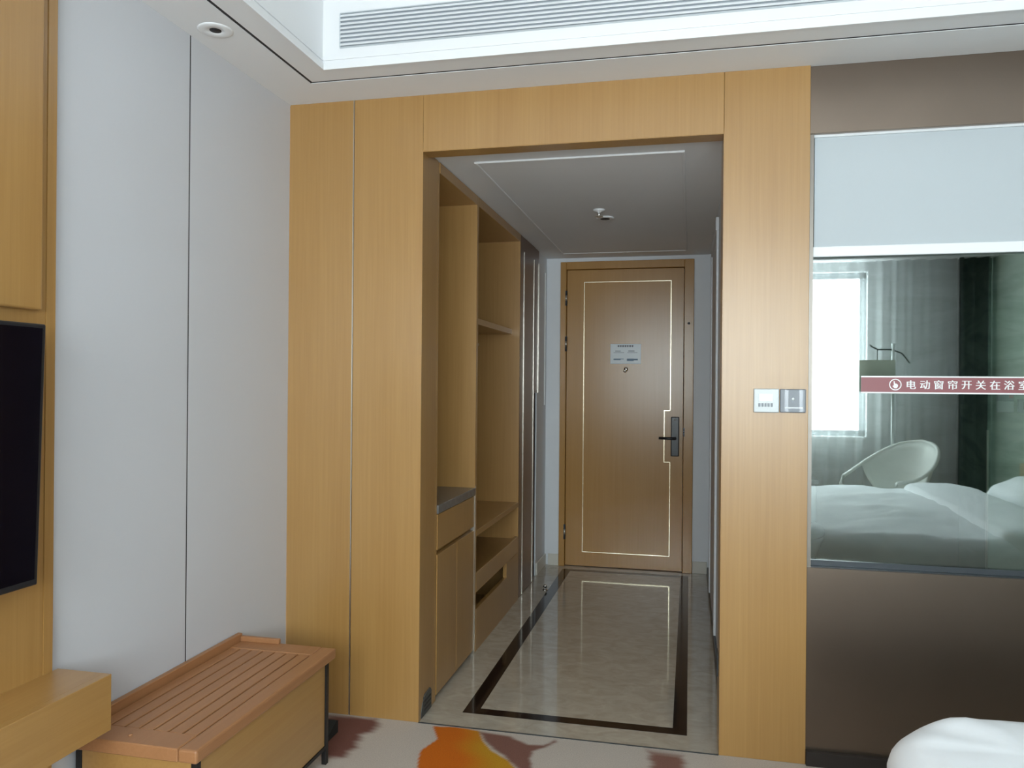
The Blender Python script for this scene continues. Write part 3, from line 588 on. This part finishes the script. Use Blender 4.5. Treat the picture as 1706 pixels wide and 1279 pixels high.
# ================================================================== BED
def rrect(x0, x1, y0, y1, rad, per_corner=14, per_side=16):
    rad = max(0.004, min(rad, (x1 - x0) / 2 - 0.001, (y1 - y0) / 2 - 0.001)); pts = []
    cs = [(x1 - rad, y1 - rad, 0), (x0 + rad, y1 - rad, 90), (x0 + rad, y0 + rad, 180), (x1 - rad, y0 + rad, 270)]
    for i, (cx, cy, a0) in enumerate(cs):
        for k in range(per_corner + 1):
            a = math.radians(a0 + 90 * k / per_corner); pts.append((cx + rad * math.cos(a), cy + rad * math.sin(a)))
        nxt = cs[(i + 1) % 4]; a = math.radians(nxt[2]); q = (nxt[0] + rad * math.cos(a), nxt[1] + rad * math.sin(a)); p = pts[-1]
        for k in range(1, per_side): pts.append((p[0] + (q[0] - p[0]) * k / per_side, p[1] + (q[1] - p[1]) * k / per_side))
    return pts
from mathutils import noise as mnoise
def soft_slab(name, x0, x1, y0, y1, rad, zt, zb, er, mat, parent, wr=0.01, flare=0.02, bulge=0.015, seed=0.0):
    rings = []
    n_in = 12; dmax = min(x1 - x0, y1 - y0) / 2 - 0.02
    for k in range(n_in): rings.append((dmax + (er - dmax) * k / (n_in - 1), zt + bulge * (1 - (k / (n_in - 1)) ** 2)))
    for k in range(1, 9):
        a = math.pi / 2 * k / 8; rings.append((er - er * math.sin(a), zt - er + er * math.cos(a)))
    z1 = zt - er
    for k in range(1, 10): rings.append((-flare * k / 9, z1 + (zb - z1) * k / 9))
    bm = bmesh.new(); loops = []
    for d, z in rings:
        lp = []
        for (px, py) in rrect(x0 + d, x1 - d, y0 + d, y1 - d, rad - d):
            v = Vector((px, py, z)); q = Vector((px * 2.4 + seed, py * 2.4, z * 2.4))
            dv = mnoise.noise(q) * wr + mnoise.noise(q * 3.1) * wr * 0.5 + (abs(mnoise.noise(Vector((q.x * 2.2 + q.y * 3.4, q.y * 1.1 - q.x * 0.6, q.z * 1.5 + seed)))) - 0.2) * wr * 1.1
            if z < z1: dv += wr * 1.2 * math.sin((px + py * 1.3) * 21 + seed) * (z1 - z) / (z1 - zb)
            hd = Vector((px - (x0 + x1) / 2, py - (y0 + y1) / 2, 0)).normalized()
            v += (Vector((0, 0, 1)) * dv if d > er * 0.6 else hd * dv)
            lp.append(bm.verts.new(v))
        loops.append(lp)
    n = len(loops[0])
    for a, b in zip(loops, loops[1:]):
        for i in range(n): bm.faces.new((a[i], a[(i + 1) % n], b[(i + 1) % n], b[i]))
    bm.faces.new(loops[0]); bm.faces.new(loops[-1])
    return put(name, bm, mat, parent, True)
bd = thing('bed', 'large bed under a thick white duvet facing the television', 'bed', (1.38, -1.96, 0))
box('base', 0.50, 2.37, -2.86, -1.09, 0.06, 0.30, plain('bed_base', (0.10, 0.085, 0.07), 0.8, noise=0.1), bd, 0.01, 2)
for x in (0.56, 2.26):
    for y in (-2.80, -1.2): box('leg', x, x + 0.06, y, y + 0.06, 0.0, 0.07, BLACKMET, bd, 0.003)
soft_slab('mattress', 0.46, 2.38, -2.91, -1.05, 0.12, 0.55, 0.30, 0.05, LINEN, bd, 0.0, 0.0, 0.0)
soft_slab('duvet', 0.40, 1.88, -2.97, -1.0, 0.27, 0.635, 0.20, 0.10, LINEN, bd, 0.019, 0.03, 0.02, 1.7)
soft_slab('duvet_fold', 1.46, 1.90, -2.955, -1.02, 0.10, 0.675, 0.50, 0.05, LINEN, bd, 0.010, 0.01, 0.015, 4.2)
hb = thing('headboard', 'tan padded headboard on the wall behind the bed', 'headboard', (2.40, -1.96, 0.3))
for k in range(4): box('pad', 2.385, 2.419, -3.42 + k * 0.735, -3.42 + k * 0.735 + 0.73, 0.30, 0.80, plain('tan_pad', (0.42, 0.33, 0.2), 0.6), hb, 0.012, 3)
def pillow(label, cx, cy, z, sx, sy, h, tilt, seed):
    bm = bmesh.new(); N = 20; top, bot = {}, {}
    for i in range(N + 1):
        for j in range(N + 1):
            a, b = i / N * 2 - 1, j / N * 2 - 1
            f = max(0, (1 - a ** 4) * (1 - b ** 4)) ** 0.55
            x = a * sx / 2 * (1 - 0.08 * b * b); y = b * sy / 2 * (1 - 0.08 * a * a)
            wv = 1 + 0.18 * mnoise.noise(Vector((a * 2 + seed, b * 2, 0)))
            top[i, j] = bm.verts.new((x, y, h * f * wv)); bot[i, j] = top[i, j] if f < 1e-6 else bm.verts.new((x, y, -h * 0.45 * f))
    for i in range(N):
        for j in range(N):
            for d in (top, bot):
                q = []
                for v in (d[i, j], d[i + 1, j], d[i + 1, j + 1], d[i, j + 1]):
                    if v not in q: q.append(v)
                try: bm.faces.new(q)
                except ValueError: pass
    bmesh.ops.transform(bm, matrix=Matrix.Translation((cx, cy, z)) @ Matrix.Rotation(math.radians(tilt), 4, 'Y'), verts=bm.verts)
    tag(put('pillow', bm, LINEN, None, True), label, 'pillow', 'pillows at the head of the bed')
pillow('plump white pillow at the bed head nearer the window', 2.15, -2.48, 0.655, 0.44, 0.74, 0.12, -16, 1.0)
pillow('plump white pillow at the bed head nearer the bathroom glass', 2.15, -1.56, 0.655, 0.44, 0.74, 0.12, -16, 5.0)

# nightstand beyond the bed
ns = thing('nightstand', 'oak nightstand between the bed and the window', 'nightstand', (2.16, -3.30, 0))
box('body', 1.93, 2.385, -3.52, -3.06, 0.10, 0.53, OAKY, ns, 0.003); box('top', 1.915, 2.385, -3.535, -3.045, 0.53, 0.555, OAKY, ns, 0.003)
for x in (1.95, 2.33):
    for y in (-3.50, -3.12): box('leg', x, x + 0.04, y, y + 0.04, 0.0, 0.10, BLACKMET, ns)
dr = box('drawer', 1.918, 1.931, -3.50, -3.08, 0.32, 0.52, OAKY, ns, 0.002); box('drawer_pull', 1.908, 1.919, -3.34, -3.24, 0.415, 0.427, STEEL, dr)

# ================================================================== ARMCHAIR
ac = thing('armchair', 'white moulded tub armchair between the bed and the window', 'armchair', (1.52, -3.50, 0))
ccx, ccy = 1.52, -3.50
def rim(a):     # a = 0 at the back (east), +-pi*0.72 at the arm ends
    t = abs(a) / (math.pi * 0.72)
    z = 0.925 - 0.09 * t - 0.19 * smooth(0.15, 0.9, t) ** 1.0
    rx, ry = 0.36, 0.30
    return Vector((ccx + rx * math.cos(a) * (1 - 0.0 * t), ccy + ry * math.sin(a) * (1 + 0.06 * t), z))
NA = 28; A = [(-0.46 + 0.92 * i / NA) * math.pi for i in range(NA + 1)]
bm = bmesh.new(); rows = []
for lv in range(9):
    s = lv / 8; row = []
    for a in A:
        e = abs(a) / (0.46 * math.pi); top = rim(a); narrow = 1 - 0.42 * s
        base = Vector((ccx + 0.22 * math.cos(a * narrow), ccy + 0.20 * math.sin(a * narrow), 0.44))
        p = top.lerp(base, s); p.z = top.z + (base.z - top.z) * s
        row.append(bm.verts.new(p))
    rows.append(row)
for ra, rb in zip(rows, rows[1:]):
    for i in range(NA): bm.faces.new((ra[i], ra[i + 1], rb[i + 1], rb[i]))
bmesh.ops.recalc_face_normals(bm, faces=bm.faces)
bmesh.ops.solidify(bm, geom=bm.faces[:], thickness=0.012)
put('backrest', bm, CHAIRW, ac, True)
tube('arm_rail', [rim(a) for a in [(-0.72 + 1.44 * i / 40) * math.pi for i in range(41)]], 0.014, CHAIRW, ac)
for s in (-1, 1):
    e = rim(s * 0.72 * math.pi)
    tube('arm_support', [e, e + Vector((-0.03, 0, -0.05)), Vector((ccx - 0.20, ccy + s * 0.20, 0.46)), Vector((ccx - 0.12, ccy + s * 0.18, 0.43))], 0.013, CHAIRW, ac)
lathe('seat', [(0.0, 0.41), (0.20, 0.41), (0.25, 0.43), (0.25, 0.45), (0.22, 0.462), (0.0, 0.455)], (ccx - 0.02, ccy, 0), CHAIRW, ac, 32)
for sx in (-1, 1):
    for sy in (-1, 1): tube('leg', [(ccx + sx * 0.14, ccy + sy * 0.14, 0.43), (ccx + sx * 0.24, ccy + sy * 0.23, 0.0)], [0.014, 0.010], CHAIRW, ac)

ac.rotation_euler.z = math.radians(-38)
# ================================================================== FLOOR LAMP
fp = thing('floor_lamp', 'slim floor lamp with hanging drum shade near the window', 'floor lamp', (1.615, -3.85, 0))
POLE = plain('lamp_pole', (0.75, 0.80, 0.80), 0.3, 0.3)
lathe('base', [(0.14, 0.0), (0.14, 0.015), (0.03, 0.025), (0.0, 0.025)], (1.615, -3.85, 0), POLE, fp); tube('pole', [(1.615, -3.85, 0.02), (1.615, -3.85, 1.71)], 0.012, POLE, fp)
tube('arm', [(1.74, -3.85, 1.55), (1.68, -3.85, 1.63), (1.60, -3.85, 1.66), (1.50, -3.85, 1.66), (1.45, -3.85, 1.685), (1.44, -3.85, 1.70)], 0.006, BLACKMET, fp, 8)
tube('hanger', [(1.495, -3.85, 1.66), (1.495, -3.85, 1.57)], 0.004, BLACKMET, fp, 6)
bm = bmesh.new(); n = 36
for rad in (0.135,):
    lo = [bm.verts.new((1.495 + rad * math.cos(2 * math.pi * k / n), -3.85 + rad * math.sin(2 * math.pi * k / n), 1.315)) for k in range(n)]
    hi = [bm.verts.new((1.495 + rad * math.cos(2 * math.pi * k / n), -3.85 + rad * math.sin(2 * math.pi * k / n), 1.572)) for k in range(n)]
    for k in range(n): bm.faces.new((lo[k], lo[(k + 1) % n], hi[(k + 1) % n], hi[k]))
bmesh.ops.solidify(bm, geom=bm.faces[:], thickness=0.003)
put('shade', bm, SHADE, fp, True)
boxes('shade_spider', [(1.362, 1.628, -3.853, -3.847, 1.566, 1.571), (1.492, 1.498, -3.983, -3.717, 1.566, 1.571)], BLACKMET, fp)

# ================================================================== CURTAINS
def curtain(name, x0, x1, y, z0, z1, amp, wl, mat, label, group, thick=0.0):
    n = int((x1 - x0) / wl * 12); bm = bmesh.new(); rows = []
    for z, k in ((z1, 0.75), (z1 - 0.3, 1.0), ((z0 + z1) / 2, 1.05), (z0, 1.15)):
        rows.append([bm.verts.new((x0 + (x1 - x0) * i / n, y + k * amp * math.sin(2 * math.pi * i / 12 + 0.7 * math.sin(i * 0.11)) + 0.3 * amp * math.sin(i * 0.23 + z), z)) for i in range(n + 1)])
    for a, b in zip(rows, rows[1:]):
        for i in range(n): bm.faces.new((a[i], a[i + 1], b[i + 1], b[i]))
    if thick: bmesh.ops.solidify(bm, geom=bm.faces[:], thickness=thick)
    return tag(put(name, bm, mat, None, True), label, 'curtain', group)
curtain('sheer_curtain', -1.40, 2.14, -4.045, 0.02, 2.42, 0.035, 0.13, SHEER, 'sheer white curtain in soft folds across the bedroom window', None)
curtain('blackout_curtain', 2.15, 2.41, -4.02, 0.02, 2.42, 0.05, 0.09, DRAPE, 'dark blackout curtain gathered in the corner by the bed head wall', 'blackout curtains', 0.003)
curtain('blackout_curtain', -1.61, -1.41, -4.02, 0.02, 2.42, 0.05, 0.09, DRAPE, 'dark blackout curtain gathered in the corner by the television wall', 'blackout curtains', 0.003)
tag(box('curtain_track', XL + 0.001, XR - 0.001, -4.10, -3.95, 2.42, 2.50, WHITE, None, 0.002), 'white curtain track under the soffit above the window', 'curtain track')

# ================================================================== BATHROOM THINGS
to = thing('toilet', 'white one-piece toilet standing in the bathroom behind the glass', 'toilet', (0.645, 2.45, 0))
def ell_loft(name, secs, mat, parent, n=32, back=None):
    bm = bmesh.new(); loops = []
    for (cx, cy, rx, ry, z) in secs:
        loops.append([bm.verts.new((cx + rx * math.cos(2 * math.pi * k / n), min(cy + ry * math.sin(2 * math.pi * k / n), back or 9e9), z)) for k in range(n)])
    for a, b in zip(loops, loops[1:]):
        for i in range(n): bm.faces.new((a[i], a[(i + 1) % n], b[(i + 1) % n], b[i]))
    bm.faces.new(loops[0]); bm.faces.new(loops[-1]); return put(name, bm, mat, parent, True)
ell_loft('bowl', [(0.645, 2.48, 0.13, 0.24, 0.0), (0.645, 2.47, 0.13, 0.25, 0.12), (0.645, 2.45, 0.165, 0.30, 0.28), (0.645, 2.43, 0.20, 0.33, 0.385), (0.645, 2.43, 0.203, 0.332, 0.405)], CERAMIC, to)
ell_loft('seat', [(0.645, 2.43, 0.203, 0.333, 0.412), (0.645, 2.43, 0.207, 0.337, 0.42), (0.645, 2.43, 0.207, 0.337, 0.44), (0.645, 2.43, 0.19, 0.32, 0.452)], CERAMIC, to)
box('tank', 0.46, 0.83, 2.56, 2.80, 0.30, 0.70, CERAMIC, to, 0.03, 4); box('tank_lid', 0.452, 0.838, 2.55, 2.805, 0.70, 0.735, CERAMIC, to, 0.012, 3)
lathe('flush_button', [(0.024, 0.0), (0.024, 0.006), (0.0, 0.007)], (0.645, 2.68, 0.734), CHROME, to)
bs = thing('blind_switch', 'dark and white control plate on the green marble partition', 'switch', (1.464, 1.19, 1.236))
box('upper_half', 1.428, 1.50, 1.188, 1.2005, 1.291, 1.327, KEYD, bs, 0.002); box('lower_half', 1.428, 1.50, 1.188, 1.2005, 1.236, 1.290, PLATE, bs, 0.002); box('red_mark', 1.478, 1.496, 1.1872, 1.189, 1.305, 1.318, SIGNRED, bs)
b2 = thing('bath_socket', 'dark blue socket plate beside the control plate in the bathroom', 'socket', (1.561, 1.19, 1.236))
box('plate', 1.518, 1.604, 1.19, 1.2005, 1.236, 1.30, KEYD, b2, 0.002); box('insert', 1.54, 1.58, 1.1885, 1.191, 1.252, 1.284, BLACK, b2)
